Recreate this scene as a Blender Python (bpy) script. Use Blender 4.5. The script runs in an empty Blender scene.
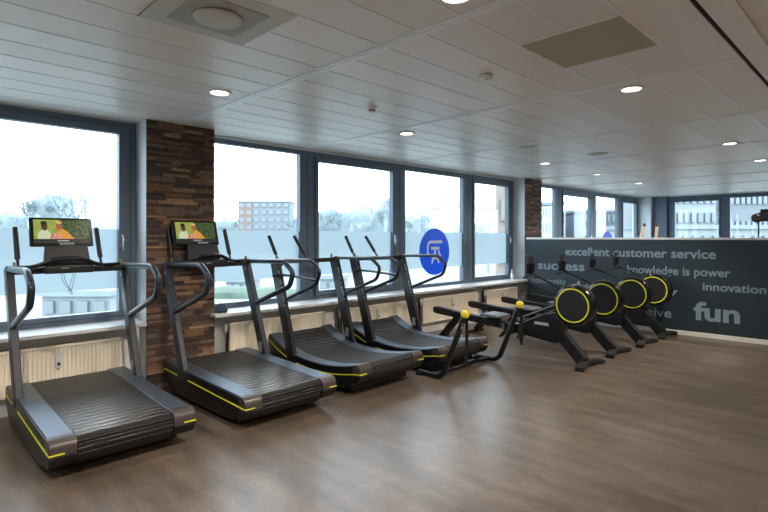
import bpy, math, random
from mathutils import Vector, Matrix
random.seed(7)
PI = math.pi
COL = bpy.context.scene.collection
CEIL = 2.805

# ------------------------------------------------------------------ materials
def srgb(r, g, b):
    f = lambda c: (c/255/12.92) if c/255 <= .04045 else ((c/255+.055)/1.055)**2.4
    return (f(r), f(g), f(b), 1)
M = {}
def nt(name):
    m = bpy.data.materials.new(name); m.use_nodes = True
    t = m.node_tree; b = t.nodes['Principled BSDF']; M[name] = m
    return m, t, b
def mat(name, col, rough=.5, metal=0, spec=.5, noise=0, nscale=8, bump=0, bscale=60, emit=0):
    m, t, b = nt(name)
    b.inputs['Base Color'].default_value = col; b.inputs['Roughness'].default_value = rough
    b.inputs['Metallic'].default_value = metal; b.inputs['Specular IOR Level'].default_value = spec
    tc = t.nodes.new('ShaderNodeTexCoord')
    if noise:
        n = t.nodes.new('ShaderNodeTexNoise'); n.inputs['Scale'].default_value = nscale; n.inputs['Detail'].default_value = 4
        r = t.nodes.new('ShaderNodeMapRange'); r.inputs[3].default_value = 1-noise; r.inputs[4].default_value = 1+noise
        x = t.nodes.new('ShaderNodeMix'); x.data_type = 'RGBA'; x.blend_type = 'MULTIPLY'; x.inputs[0].default_value = 1
        t.links.new(tc.outputs['Object'], n.inputs['Vector']); t.links.new(n.outputs[0], r.inputs[0])
        x.inputs[6].default_value = col; t.links.new(r.outputs[0], x.inputs[7]); t.links.new(x.outputs[2], b.inputs['Base Color'])
    if bump:
        n = t.nodes.new('ShaderNodeTexNoise'); n.inputs['Scale'].default_value = bscale
        q = t.nodes.new('ShaderNodeBump'); q.inputs['Strength'].default_value = bump; q.inputs['Distance'].default_value = .01
        t.links.new(tc.outputs['Object'], n.inputs['Vector']); t.links.new(n.outputs[0], q.inputs['Height']); t.links.new(q.outputs[0], b.inputs['Normal'])
    if emit:
        b.inputs['Emission Color'].default_value = col; b.inputs['Emission Strength'].default_value = emit
    return m
mat('white_paint', srgb(228, 228, 224), .6, noise=.03, nscale=2)
mat('reveal_white', srgb(205, 212, 218), .6, noise=.02)
mat('cream_wall', srgb(226, 216, 198), .7, noise=.03, nscale=2)
mat('radiator', srgb(240, 232, 216), .4, noise=.005)
mat('sill', srgb(205, 210, 214), .35, noise=.04, nscale=5)
mat('frame', srgb(84, 100, 117), .45, noise=.04, nscale=3)
mat('frame_dark', srgb(40, 47, 55), .5, noise=.04)
mat('chrome', srgb(190, 190, 190), .25, 1, noise=.02)
mat('brass', srgb(150, 128, 84), .35, .8, noise=.05)
mat('black', srgb(11, 12, 14), .38, noise=.1, nscale=20)
mat('black_matte', srgb(10, 10, 12), .7, noise=.1, nscale=20)
mat('black_gloss', srgb(14, 14, 17), .2, noise=.05)
mat('post_dark', srgb(28, 30, 34), .38, .3, noise=.06, nscale=15)
mat('post_grey', srgb(42, 47, 53), .38, .35, noise=.06, nscale=15)
mat('tube_grey', srgb(52, 60, 68), .3, .5, noise=.05, nscale=15)
mat('rail_metal', srgb(120, 130, 142), .36, .85, noise=.12, nscale=160, bump=.15, bscale=220)
mat('cap_metal', srgb(84, 79, 77), .35, .55, noise=.06, nscale=30)
mat('slat', srgb(28, 29, 32), .3, .1, noise=.1, nscale=25)
mat('slat_curved', srgb(44, 44, 46), .5, .05, noise=.12, nscale=25)
mat('yellow', srgb(226, 224, 40), .5, noise=.03)
mat('yellow_rubber', srgb(228, 205, 40), .5, noise=.08, nscale=30)
mat('label_grey', srgb(140, 142, 144), .4, noise=.05)
mat('lettering_white', srgb(205, 208, 212), .5, noise=.02)
mat('partition', srgb(40, 52, 60), .45, noise=.05, nscale=1.5)
mat('wall_letter', srgb(128, 148, 158), .6, noise=.06, nscale=3)
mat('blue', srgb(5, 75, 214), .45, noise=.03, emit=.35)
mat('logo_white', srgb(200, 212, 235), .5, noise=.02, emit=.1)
mat('skirting', srgb(225, 222, 215), .5, noise=.02)
mat('wood_pale', srgb(214, 190, 158), .5, noise=.08, nscale=12)
mat('diffuser', (1, .93, .82, 1), .5, noise=.02, emit=7)
mat('lamp_rim', srgb(225, 225, 222), .35, noise=.02)
mat('vent_grille', srgb(178, 168, 146), .7, noise=.12, nscale=120)
mat('ac_panel', srgb(206, 202, 194), .6, noise=.04)
mat('ac_dark', srgb(172, 169, 162), .6, noise=.04)
mat('tbar', srgb(240, 242, 244), .3, noise=.02)
mat('bottle_white', srgb(225, 225, 222), .4, noise=.02)
mat('cloth_navy', srgb(45, 62, 84), .8, noise=.2, nscale=40)
mat('seat_grey', srgb(92, 98, 104), .5, noise=.1)
mat('wall_warm', srgb(205, 192, 176), .7, noise=.03)
# outdoors: distance haze is put into the pale tree and building colours
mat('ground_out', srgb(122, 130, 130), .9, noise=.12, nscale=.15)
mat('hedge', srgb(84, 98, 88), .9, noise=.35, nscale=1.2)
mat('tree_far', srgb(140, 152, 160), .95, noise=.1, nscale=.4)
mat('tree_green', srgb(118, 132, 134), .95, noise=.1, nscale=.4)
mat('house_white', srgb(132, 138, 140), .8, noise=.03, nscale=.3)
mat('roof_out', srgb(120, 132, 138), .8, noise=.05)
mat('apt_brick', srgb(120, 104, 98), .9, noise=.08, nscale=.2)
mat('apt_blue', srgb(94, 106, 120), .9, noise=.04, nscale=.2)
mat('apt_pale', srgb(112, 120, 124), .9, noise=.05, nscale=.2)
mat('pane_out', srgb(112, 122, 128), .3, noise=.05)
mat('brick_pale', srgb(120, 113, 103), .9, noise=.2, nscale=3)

# ceiling: pale painted panels, very slightly different from panel to panel
m, t, b = nt('ceiling_panel')
g = t.nodes.new('ShaderNodeNewGeometry'); r = t.nodes.new('ShaderNodeValToRGB')
r.color_ramp.elements[0].color = srgb(230, 223, 216); r.color_ramp.elements[1].color = srgb(241, 235, 229)
t.links.new(g.outputs['Random Per Island'], r.inputs[0]); t.links.new(r.outputs[0], b.inputs['Base Color'])
b.inputs['Roughness'].default_value = .38
# floor: brown grey vinyl boards
m, t, b = nt('floor_vinyl')
tc = t.nodes.new('ShaderNodeTexCoord'); mp = t.nodes.new('ShaderNodeMapping')
t.links.new(tc.outputs['Object'], mp.inputs[0])
def mapped(sc3):
    q = t.nodes.new('ShaderNodeMapping'); q.inputs['Scale'].default_value = sc3; t.links.new(tc.outputs['Object'], q.inputs[0]); return q.outputs[0]
def noise(vec, scale, detail, rough=.55):
    n = t.nodes.new('ShaderNodeTexNoise'); n.inputs['Scale'].default_value = scale; n.inputs['Detail'].default_value = detail; n.inputs['Roughness'].default_value = rough
    t.links.new(vec, n.inputs['Vector']); return n.outputs[0]
br = t.nodes.new('ShaderNodeTexBrick'); br.inputs['Scale'].default_value = 1
br.inputs['Brick Width'].default_value = 1.25; br.inputs['Row Height'].default_value = .62; br.inputs['Mortar Size'].default_value = .002
br.inputs['Color1'].default_value = (1, 1, 1, 1); br.inputs['Color2'].default_value = (.86, .86, .87, 1); br.inputs['Mortar'].default_value = (.6, .6, .6, 1)
t.links.new(mp.outputs[0], br.inputs['Vector'])
def ramp(fac, stops):
    r = t.nodes.new('ShaderNodeValToRGB'); e = r.color_ramp.elements
    e[0].position, e[0].color = stops[0]; e[1].position, e[1].color = stops[-1]
    for p, c in stops[1:-1]:
        k = e.new(p); k.color = c
    t.links.new(fac, r.inputs[0]); return r.outputs[0]
def mult(a, c):
    x = t.nodes.new('ShaderNodeMix'); x.data_type = 'RGBA'; x.blend_type = 'MULTIPLY'; x.inputs[0].default_value = 1
    t.links.new(a, x.inputs[6]); t.links.new(c, x.inputs[7]); return x.outputs[2]
g = lambda v: (v, v, v, 1)
base = ramp(noise(mapped((5, 1.1, 1)), 1.3, 5), [(.25, srgb(80, 70, 61)), (.5, srgb(101, 89, 78)), (.75, srgb(120, 106, 93))])
fine = ramp(noise(mapped((30, 8, 1)), 1.5, 4), [(.3, g(.80)), (.7, g(1.14))])
cloud = ramp(noise(mapped((1, 1, 1)), .8, 3), [(.3, g(.84)), (.7, g(1.1))])
t.links.new(mult(mult(mult(base, fine), cloud), br.outputs[0]), b.inputs['Base Color'])
rr = t.nodes.new('ShaderNodeMapRange'); rr.inputs[1].default_value = .3; rr.inputs[2].default_value = .7; rr.inputs[3].default_value = .27; rr.inputs[4].default_value = .36
b.inputs['Roughness'].default_value = .31
b.inputs['Specular IOR Level'].default_value = .6
# split stone cladding
m, t, b = nt('stone')
g = t.nodes.new('ShaderNodeNewGeometry'); r = t.nodes.new('ShaderNodeValToRGB')
els = r.color_ramp.elements
els[0].color = srgb(46, 37, 33); els[1].color = srgb(160, 126, 92)
for p, c in ((.3, (78, 60, 50)), (.5, (60, 49, 47)), (.68, (118, 86, 60)), (.85, (90, 80, 74))):
    e = els.new(p); e.color = srgb(*c)
tc = t.nodes.new('ShaderNodeTexCoord'); n = t.nodes.new('ShaderNodeTexNoise'); n.inputs['Scale'].default_value = 22; n.inputs['Detail'].default_value = 5
t.links.new(tc.outputs['Object'], n.inputs['Vector'])
mx = t.nodes.new('ShaderNodeMix'); mx.data_type = 'RGBA'; mx.blend_type = 'OVERLAY'; mx.inputs[0].default_value = .55
t.links.new(g.outputs['Random Per Island'], r.inputs[0]); t.links.new(r.outputs[0], mx.inputs[6]); t.links.new(n.outputs[0], mx.inputs[7])
t.links.new(mx.outputs[2], b.inputs['Base Color']); b.inputs['Roughness'].default_value = .75
bp = t.nodes.new('ShaderNodeBump'); bp.inputs['Strength'].default_value = .6; bp.inputs['Distance'].default_value = .01
t.links.new(n.outputs[0], bp.inputs['Height']); t.links.new(bp.outputs[0], b.inputs['Normal'])
# glass: a thin pane, clear with a weak mirror
m, t, b = nt('glass'); t.nodes.remove(b)
out = t.nodes['Material Output']; tr = t.nodes.new('ShaderNodeBsdfTransparent'); gl = t.nodes.new('ShaderNodeBsdfGlossy')
tr.inputs[0].default_value = (.95, .985, 1, 1); gl.inputs['Roughness'].default_value = .02
lw = t.nodes.new('ShaderNodeLayerWeight'); lw.inputs[0].default_value = .5
pw = t.nodes.new('ShaderNodeMath'); pw.operation = 'POWER'; pw.inputs[1].default_value = 4; t.links.new(lw.outputs['Facing'], pw.inputs[0])
fr = t.nodes.new('ShaderNodeMapRange'); fr.inputs[3].default_value = .03; fr.inputs[4].default_value = .5; t.links.new(pw.outputs[0], fr.inputs[0]); ms = t.nodes.new('ShaderNodeMixShader')
t.links.new(fr.outputs[0], ms.inputs[0]); t.links.new(tr.outputs[0], ms.inputs[1]); t.links.new(gl.outputs[0], ms.inputs[2]); t.links.new(ms.outputs[0], out.inputs[0])
# frosted film
m, t, b = nt('frosted'); t.nodes.remove(b)
out = t.nodes['Material Output']; tr = t.nodes.new('ShaderNodeBsdfTransparent'); tl = t.nodes.new('ShaderNodeBsdfTranslucent')
tr.inputs[0].default_value = (.30, .33, .34, 1); tl.inputs[0].default_value = (.215, .253, .27, 1)
ms = t.nodes.new('ShaderNodeMixShader'); ms.inputs[0].default_value = .84
t.links.new(tr.outputs[0], ms.inputs[1]); t.links.new(tl.outputs[0], ms.inputs[2]); t.links.new(ms.outputs[0], out.inputs[0])
m, t, b = nt('twig_haze'); t.nodes.remove(b)  # pale half-clear shell added round the crowns to imitate haze
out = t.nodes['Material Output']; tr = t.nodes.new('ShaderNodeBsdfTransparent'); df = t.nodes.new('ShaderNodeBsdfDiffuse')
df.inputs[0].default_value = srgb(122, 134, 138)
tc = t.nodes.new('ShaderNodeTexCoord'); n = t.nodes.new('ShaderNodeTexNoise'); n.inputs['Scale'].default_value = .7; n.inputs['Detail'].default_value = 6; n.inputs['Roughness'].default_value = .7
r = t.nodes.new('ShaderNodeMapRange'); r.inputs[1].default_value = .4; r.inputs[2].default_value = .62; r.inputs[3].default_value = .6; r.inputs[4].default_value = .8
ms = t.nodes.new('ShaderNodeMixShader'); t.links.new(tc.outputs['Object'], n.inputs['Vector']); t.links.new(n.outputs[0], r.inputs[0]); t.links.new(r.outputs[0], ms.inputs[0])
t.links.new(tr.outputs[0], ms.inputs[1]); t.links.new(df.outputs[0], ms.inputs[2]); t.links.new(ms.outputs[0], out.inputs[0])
# picture colours shown by a lit screen
def lit(name, col, e=.9, noise=0, ns=10, col2=None):
    m, t, b = nt(name); b.inputs['Base Color'].default_value = (0, 0, 0, 1); b.inputs['Roughness'].default_value = .3
    b.inputs['Emission Color'].default_value = col; b.inputs['Emission Strength'].default_value = e
    if col2:
        tc = t.nodes.new('ShaderNodeTexCoord'); n = t.nodes.new('ShaderNodeTexNoise'); n.inputs['Scale'].default_value = ns; n.inputs['Detail'].default_value = 5
        r = t.nodes.new('ShaderNodeValToRGB'); r.color_ramp.elements[0].position = .35; r.color_ramp.elements[1].position = .65
        r.color_ramp.elements[0].color = col; r.color_ramp.elements[1].color = col2
        t.links.new(tc.outputs['Object'], n.inputs['Vector']); t.links.new(n.outputs[0], r.inputs[0]); t.links.new(r.outputs[0], b.inputs['Emission Color'])
lit('pic_meadow', srgb(190, 196, 92), .7, ns=14, col2=srgb(150, 178, 70))
lit('pic_leaves', srgb(18, 40, 28), .7, ns=45, col2=srgb(92, 124, 62))
lit('pic_skin', srgb(92, 52, 44), .8); lit('pic_skin_light', srgb(196, 92, 70), .8)
lit('pic_shirt', srgb(214, 226, 186), .8); lit('pic_hat', srgb(226, 196, 120), .8)
lit('pic_red', srgb(222, 84, 66), .8, ns=60, col2=srgb(240, 190, 160)); lit('pic_orange', srgb(232, 160, 60), .8)
lit('pic_bar', srgb(24, 28, 36), .8); lit('pic_text', srgb(190, 200, 210), .8)

# ------------------------------------------------------------------ mesh helpers
class MB:
    def __init__(s): s.v, s.f, s.m, s.ms = [], [], [], []
    def mi(s, m):
        if m not in s.ms: s.ms.append(m)
        return s.ms.index(m)
    def add(s, vs, fs, m=None):
        o = len(s.v); s.v += [tuple(v) for v in vs]; i = s.mi(m)
        for f in fs: s.f.append(tuple(o+k for k in f)); s.m.append(i)
    def box(s, x0, x1, y0, y1, z0, z1, m=None, T=None):
        vs = [Vector((x, y, z)) for z in (z0, z1) for y in (y0, y1) for x in (x0, x1)]
        if T: vs = [T @ v for v in vs]
        s.add(vs, [(0, 2, 3, 1), (4, 5, 7, 6), (0, 1, 5, 4), (2, 6, 7, 3), (0, 4, 6, 2), (1, 3, 7, 5)], m)
    def loft(s, rings, m=None, closed=False, caps=True):
        n = len(rings[0]); vs = [p for r in rings for p in r]; fs = []
        k = len(rings)
        for i in range(k if closed else k-1):
            a, b_ = i*n, ((i+1) % k)*n
            for j in range(n):
                j2 = (j+1) % n; fs.append((a+j, a+j2, b_+j2, b_+j))
        if caps and not closed: fs += [tuple(range(n))[::-1], tuple(range((k-1)*n, k*n))]
        s.add(vs, fs, m)
    def frames(s, path, up=None, closed=False):
        P = [Vector(p) for p in path]; out = []
        n = len(P); u = None
        for i in range(n):
            if closed: d = P[(i+1) % n]-P[i-1]
            else: d = P[min(i+1, n-1)]-P[max(i-1, 0)]
            d.normalize()
            if u is None:
                u = Vector(up) if up else (Vector((0, 0, 1)) if abs(d.z) < .9 else Vector((0, 1, 0)))
            elif up: u = Vector(up)
            u = (u-d*u.dot(d)).normalized(); w = d.cross(u)
            out.append((P[i], u.copy(), w))
        return out
    def tube(s, path, r, m=None, seg=10, closed=False):
        rr = r if isinstance(r, (list, tuple)) else [r]*len(path)
        rings = []
        for (p, u, w), q in zip(s.frames(path, closed=closed), rr):
            rings.append([p+u*q*math.cos(2*PI*k/seg)+w*q*math.sin(2*PI*k/seg) for k in range(seg)])
        s.loft(rings, m, closed)
    def strip(s, path, w, h, up, m=None):       # rectangular section along a path; w across, h along up
        rings = []
        for p, u, x in s.frames(path, up):
            rings.append([p+u*h/2+x*w/2, p+u*h/2-x*w/2, p-u*h/2-x*w/2, p-u*h/2+x*w/2])
        s.loft(rings, m)
    def prism(s, prof, x0, x1, m=None):         # prof: (y, z) outline, extruded along x
        n = len(prof); vs = [(x0, y, z) for y, z in prof]+[(x1, y, z) for y, z in prof]
        fs = [tuple(range(n)), tuple(range(n, 2*n))[::-1]]+[(i, i+n, (i+1) % n+n, (i+1) % n) for i in range(n)]
        s.add(vs, fs, m)
    def lathe(s, prof, c=(0, 0, 0), axis='z', seg=32, m=None):   # prof: (r, h)
        rings = []
        for r, h in prof:
            ring = []
            for k in range(seg):
                a = 2*PI*k/seg; p = (r*math.cos(a), r*math.sin(a), h)
                if axis == 'x': p = (h, p[0], p[1])
                if axis == 'y': p = (p[0], h, p[1])
                ring.append((p[0]+c[0], p[1]+c[1], p[2]+c[2]))
            rings.append(ring)
        s.loft(rings, m, caps=prof[0] != prof[-1])
    def ell(s, cx, cz, rx, rz, y, m, seg=20, rot=0):    # flat ellipse in the xz plane
        vs = []
        for k in range(seg):
            a = 2*PI*k/seg; px, pz = rx*math.cos(a), rz*math.sin(a)
            vs.append((cx+px*math.cos(rot)-pz*math.sin(rot), y, cz+px*math.sin(rot)+pz*math.cos(rot)))
        s.add(vs, [tuple(range(seg))], m)
    def poly(s, pts, y, m): s.add([(x, y, z) for x, z in pts], [tuple(range(len(pts)))], m)
    def build(s, name, m=None, parent=None, bevel=0, smooth=True, fix=True):
        me = bpy.data.meshes.new(name); me.from_pydata(s.v, [], s.f); me.update()
        for k in s.ms: me.materials.append(M[k or m])
        me.polygons.foreach_set('material_index', s.m)
        if fix:
            import bmesh
            bm = bmesh.new(); bm.from_mesh(me); bmesh.ops.recalc_face_normals(bm, faces=bm.faces); bm.to_mesh(me); bm.free()
        if smooth:
            me.polygons.foreach_set('use_smooth', [True]*len(me.polygons)); me.set_sharp_from_angle(angle=math.radians(38))
        o = bpy.data.objects.new(name, me); COL.objects.link(o)
        if parent: o.parent = parent
        if bevel:
            bv = o.modifiers.new('bevel', 'BEVEL'); bv.width = bevel; bv.segments = 2; bv.limit_method = 'ANGLE'; bv.angle_limit = .7
        return o
def tag(o, label=None, cat=None, group=None, kind=None):
    for k, v in (('label', label), ('category', cat), ('group', group), ('kind', kind)):
        if v: o[k] = v
    return o
def empty(name, loc, rz=0):
    o = bpy.data.objects.new(name, None); COL.objects.link(o); o.location = loc; o.rotation_euler = (0, 0, rz); o.empty_display_size = .1
    return o
def kids(o): return [c for c in list(bpy.data.objects) if c.parent == o]
def copy_tree(o, parent=None):
    c = o.copy(); COL.objects.link(c); c.parent = parent
    for ch in kids(o): copy_tree(ch, c)
    return c
def smooth_path(pts, n=6, r=.5):
    """rounds the inner corners of a polyline with quadratic arcs"""
    P = [Vector(p) for p in pts]; out = [P[0]]
    for i in range(1, len(P)-1):
        a = P[i]+(P[i-1]-P[i])*r*.9; c = P[i]+(P[i+1]-P[i])*r*.9
        la, lc = (P[i-1]-P[i]).length, (P[i+1]-P[i]).length
        k = min(la, lc)*r
        a = P[i]+(P[i-1]-P[i]).normalized()*k; c = P[i]+(P[i+1]-P[i]).normalized()*k
        for j in range(n+1):
            q = j/n; out.append(a*(1-q)**2+P[i]*2*q*(1-q)+c*q*q)
    out.append(P[-1]); return out
def text_mesh(body, w, h, depth=.002, bold=.02, z0=0):
    """lettering as geometry: fits body into a w x h box, x to the right, y up"""
    cu = bpy.data.curves.new('lettering', 'FONT'); cu.body = body; cu.offset = bold; cu.extrude = .01; cu.resolution_u = 3
    o = bpy.data.objects.new('lettering', cu); COL.objects.link(o)
    dg = bpy.context.evaluated_depsgraph_get(); me = bpy.data.meshes.new_from_object(o.evaluated_get(dg))
    bpy.data.objects.remove(o)
    xs = [v.co.x for v in me.vertices]; ys = [v.co.y for v in me.vertices]
    sx = w/(max(xs)-min(xs)); sy = h/(max(ys)-min(ys)); x0, y0 = min(xs), min(ys)
    for v in me.vertices: v.co = ((v.co.x-x0)*sx, (v.co.y-y0)*sy, v.co.z/.01*depth)
    return me
def lettering(body, w, h, loc, rot, m, parent, bold=.02, depth=.002, name='lettering'):
    me = text_mesh(body, w, h, depth, bold); me.materials.clear(); me.materials.append(M[m])
    o = bpy.data.objects.new(name, me); COL.objects.link(o); o.parent = parent; o.location = loc; o.rotation_euler = rot
    return o

# ------------------------------------------------------------------ camera
F = (0.70156, 0.71261)
cam = bpy.data.cameras.new('camera'); co = bpy.data.objects.new('camera', cam); COL.objects.link(co)
co.location = (0, 0, 1.6); co.rotation_euler = (PI/2, 0, -math.atan2(F[0], F[1]))
cam.lens = 24; cam.sensor_width = 36; cam.shift_y = -19/768; cam.clip_end = 900
bpy.context.scene.camera = co

# ------------------------------------------------------------------ room
def struct(name, mb, m=None, **k): return tag(mb.build(name, m, **k), kind='structure')
b = MB(); b.box(-3.2, 17, -6.2, 6, -.15, 0); struct('floor', b, 'floor_vinyl')
YJ = [2.0+.31*k for k in range(-4, 13)]       # panel joints, window side
XB = [-3.35, -1.48, .40, 2.27, 4.13, 6.0, 7.88, 9.75, 11.62, 13.5, 15.37, 17.2]
b = MB()
def panel(x0, x1, y0, y1):
    g = .002; z = CEIL; e = .004; h = .003
    vs = [(x0+g, y0+g, z+h), (x1-g, y0+g, z+h), (x1-g, y1-g, z+h), (x0+g, y1-g, z+h),
          (x0+g+e, y0+g+e, z), (x1-g-e, y0+g+e, z), (x1-g-e, y1-g-e, z), (x0+g+e, y1-g-e, z)]
    b.add(vs, [(4, 7, 6, 5), (0, 4, 5, 1), (1, 5, 6, 2), (2, 6, 7, 3), (3, 7, 4, 0)], 'ceiling_panel')
HOLES = [(2.85, 3.47, 1.07, 1.69), (1.0, 1.62, 2.31, 2.93)]
for x0, x1 in zip(XB, XB[1:]):
    for y0, y1 in zip(YJ, YJ[1:]+[5.78]):
        cuts = [(x0, x1)]
        for hx0, hx1, hy0, hy1 in HOLES:
            if y0 > hy0-.05 and y1 < hy1+.05 and hx0 > x0 and hx1 < x1: cuts = [(x0, hx0), (hx1, x1)]
        for c0, c1 in cuts: panel(c0, c1, y0, y1)
xx = -3.35
while xx < 17:                                  # corridor side: short panels across
    for y0, y1 in ((-1.3, .60), (-3.2, -1.3), (-5.1, -3.2), (-6.2, -5.1)): panel(xx, xx+.31, y0, y1)
    xx += .31
b.box(-3.4, 17.2, -6.3, 6, CEIL+.008, CEIL+.12, 'ceiling_panel')
struct('ceiling', b, smooth=False)
b = MB()
for y in YJ[1:]:
    b.box(4.13, 16.6, y-.010, y+.010, CEIL-.004, CEIL+.004)
    b.box(-3.2, 4.13, y-.007, y+.007, CEIL-.003, CEIL+.004)
for x in XB[1:-1]:
    b.box(x-.034, x+.034, .80, 5.69, CEIL-.007, CEIL+.004)
    b.box(x-.006, x+.006, .80, 5.69, CEIL-.011, CEIL-.006)
struct('trim_1', b, 'tbar')
b = MB(); b.box(-3.3, 17, .60, .735, CEIL-.012, CEIL+.004, 'ceiling_panel'); b.box(-3.3, 17, .765, .80, CEIL-.01, CEIL+.004, 'ceiling_panel')
b.box(-3.3, 17, .735, .765, CEIL-.001, CEIL+.003, 'black_matte'); struct('trim_2', b)

SILL = .745
b = MB(); b.box(-3.2, 17, 5.60, 5.85, 0, SILL-.03); struct('wall_window_side', b, 'white_paint')
b = MB(); b.box(-3.2, -3.0, -6.2, 5.85, 0, CEIL+.01); struct('wall_left', b, 'white_paint')
b = MB(); b.box(-3.2, 17, -6.3, -6.1, 0, CEIL+.01); struct('wall_behind', b, 'wall_warm')
b = MB(); b.box(16.68, 16.9, -6.2, 5.85, 0, SILL-.03); b.box(16.6, 16.9, 4.93, 5.32, 0, CEIL+.01, 'frame'); b.box(16.45, 16.9, 5.32, 5.85, 0, CEIL+.01, 'reveal_white')
struct('wall_far', b, 'cream_wall')
def sill(name, x0, x1):
    b = MB(); b.box(x0, x1, 5.30, 5.72, SILL-.035, SILL); return tag(b.build(name, 'sill', bevel=.005), kind='structure')
sill('trim_3', -3.0, 1.9); sill('trim_4', 2.62, 9.36); sill('trim_5', 9.95, 16.45)
def stone_column(name, x0, x1, faces=True):
    b = MB(); b.box(x0, x1, 5.43, 5.85, 0, CEIL+.01, 'reveal_white')
    z = 0
    rnd = random.Random(int(x0*100))
    while z < CEIL-.001:
        h = min(rnd.choice((.022, .03, .036, .044)), CEIL-z)
        if CEIL-(z+h) < .02: h = CEIL-z
        x = x0
        while x < x1-.001:
            w = min(rnd.uniform(.07, .3), x1-x)
            if x1-(x+w) < .04: w = x1-x
            d = rnd.uniform(0, .022)
            b.box(x+.001, x+w-.001, 5.40-d*.6+.012, 5.44, z+.001, z+h-.001, 'stone'); x += w
        z += h
    b.box(x0+.003, x1-.003, 5.425, 5.432, 0, CEIL, 'black_matte')
    return struct(name, b)
stone_column('column_1', 1.935, 2.665); stone_column('column_2', 9.37, 10.03)

# windows: local x to the right seen from inside, y outward, z up
def make_window(name, loc, rz, x0, x1, z0, z1, panes, film=None, handles=()):
    r = tag(empty(name, loc, rz), kind='structure')
    b = MB(); xs = [x0]+[v for p in panes for v in (p[0], p[1])]+[x1]
    b.box(x0, x1, 0, .09, z1-.055, z1); b.box(x0, x1, 0, .09, z0, z0+.045)
    for i in range(0, len(xs), 2):
        a, c = xs[i], xs[i+1]
        a2 = a-(.0 if i == 0 else (.055 if panes[i//2-1][4] else 0)); c2 = c
        if i > 0 and panes[i//2-1][4]: a += .055
        if i//2 < len(panes) and panes[i//2][4]: c -= .055
        b.box(a, c, .0, .09, z0+.045, z1-.055)
        if c-a > .12: b.box((a+c)/2-.004, (a+c)/2+.004, -.004, 0, z0+.05, z1-.06, 'frame_dark')
    for (a, c, zb, zt, s) in panes:
        if not s:
            if zt < z1-.055: b.box(a, c, .0, .09, zt, z1-.055)
            if zb > z0+.045: b.box(a, c, .0, .09, z0+.045, zb)
    b.build('frame', 'frame', r, bevel=.004)
    for (a, c, zb, zt, s) in panes:
        if s:
            q = MB(); a0, c0, t0, b0 = a-.052, c+.052, z1-.06, z0+.05
            q.box(a0, c0, -.022, .07, zt, t0); q.box(a0, c0, -.022, .07, b0, zb)
            q.box(a0, a, -.022, .07, zb, zt); q.box(c, c0, -.022, .07, zb, zt)
            sa = q.build('sash', 'frame', r, bevel=.004)
            h = MB(); hx = a-.028 if s == 'L' else c+.028
            h.box(hx-.014, hx+.014, -.032, -.022, 1.50, 1.63); h.tube([(hx, -.03, 1.60), (hx, -.055, 1.60), (hx, -.058, 1.58), (hx, -.058, 1.46)], .009)
            h.build('window_handle', 'chrome', sa)
        g = MB(); g.box(a-.01, c+.01, .04, .046, zb-.01, zt+.01); g.build('pane', 'glass', r, smooth=False)
        if film:
            g = MB(); g.add([(a, .034, film[0]), (c, .034, film[0]), (c, .034, film[1]), (a, .034, film[1])], [(0, 1, 2, 3)]); g.build('frosted_film', 'frosted', r, smooth=False, fix=False)
    return r
FILM = (1.07, 1.68)
w1 = make_window('window_1', (0, 5.69, 0), 0, -3.0, 1.93, SILL, CEIL-.01, [(-2.8, -1.0, .84, 2.66, 0), (-.6, 1.755, .84, 2.665, 'R')], FILM)
w2 = make_window('window_2', (0, 5.69, 0), 0, 2.62, 9.36, SILL, CEIL-.035, [(2.70, 4.02, .81, 2.735, 0), (4.32, 5.78, .86, 2.64, 'R'), (6.09, 7.65, .80, 2.69, 0), (7.99, 9.15, .84, 2.625, 'R')], FILM)
w3 = make_window('window_3', (0, 5.69, 0), 0, 10.0, 16.45, SILL, CEIL-.02, [(10.1, 11.2, .81, 2.72, 0), (11.58, 13.05, .86, 2.60, 'R'), (13.45, 14.9, .80, 2.68, 0), (15.25, 16.3, .86, 2.60, 'R')])
w4 = make_window('window_4', (16.68, 0, 0), -PI/2, -4.93, 6.0, SILL, CEIL-.02, [(-4.73, -3.63, .86, 2.62, 'R'), (-3.36, -1.6, .81, 2.68, 0), (-1.2, .6, .86, 2.62, 'R'), (1.0, 2.8, .81, 2.7, 0), (3.2, 5.6, .81, 2.7, 0)])
b = MB(); b.box(2.62, 9.27, 5.69, 5.78, CEIL-.036, CEIL+.005); b.box(9.95, 16.6, 5.69, 5.78, CEIL-.021, CEIL+.005); b.box(-3, 1.9, 5.69, 5.78, CEIL-.011, CEIL+.005)
b.box(16.68, 16.8, -6, 4.93, CEIL-.021, CEIL+.005); struct('trim_6', b, 'reveal_white')

# partition with lettering (faces -X, slightly out of square)
PX = lambda Y: 9.27+(5.33-Y)*.023
part = tag(empty('wall_partition', (9.27, 5.33, 0), 0), kind='structure'); part.rotation_euler = (0, 0, math.atan(.023))
b = MB(); b.box(0, .12, -6.4, .0, .07, 1.555); b.build('panel', 'partition', part)
b = MB(); b.box(-.012, .132, -6.41, .0, 1.555, 1.59); b.build('cap', 'white_paint', part, bevel=.004)
b = MB(); b.box(-.014, .134, -6.41, .0, 0, .075); b.build('skirting_board', 'skirting', part, bevel=.004)
for body, ya, yb, z0, z1, bold in (('excellent customer service', 4.52, 2.07, 1.25, 1.405, .022), ('success', 5.08, 4.15, .965, 1.085, .022),
        ('community', 5.205, 4.51, .66, .80, .008), ('Hospitality', 4.29, 2.60, .56, .775, .022), ('knowledge is power', 3.395, 1.88, .93, 1.11, .018),
        ('innovation', 2.25, 1.43, .75, .872, .02), ('inclusive', 3.52, 2.70, .255, .415, .015), ('fun', 2.377, 1.755, .265, .566, .03)):
    lettering(body, ya-yb, z1-z0, (-.002, ya-5.33, z0), (PI/2, 0, -PI/2), 'wall_letter', part, bold=bold, depth=.0015)

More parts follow.
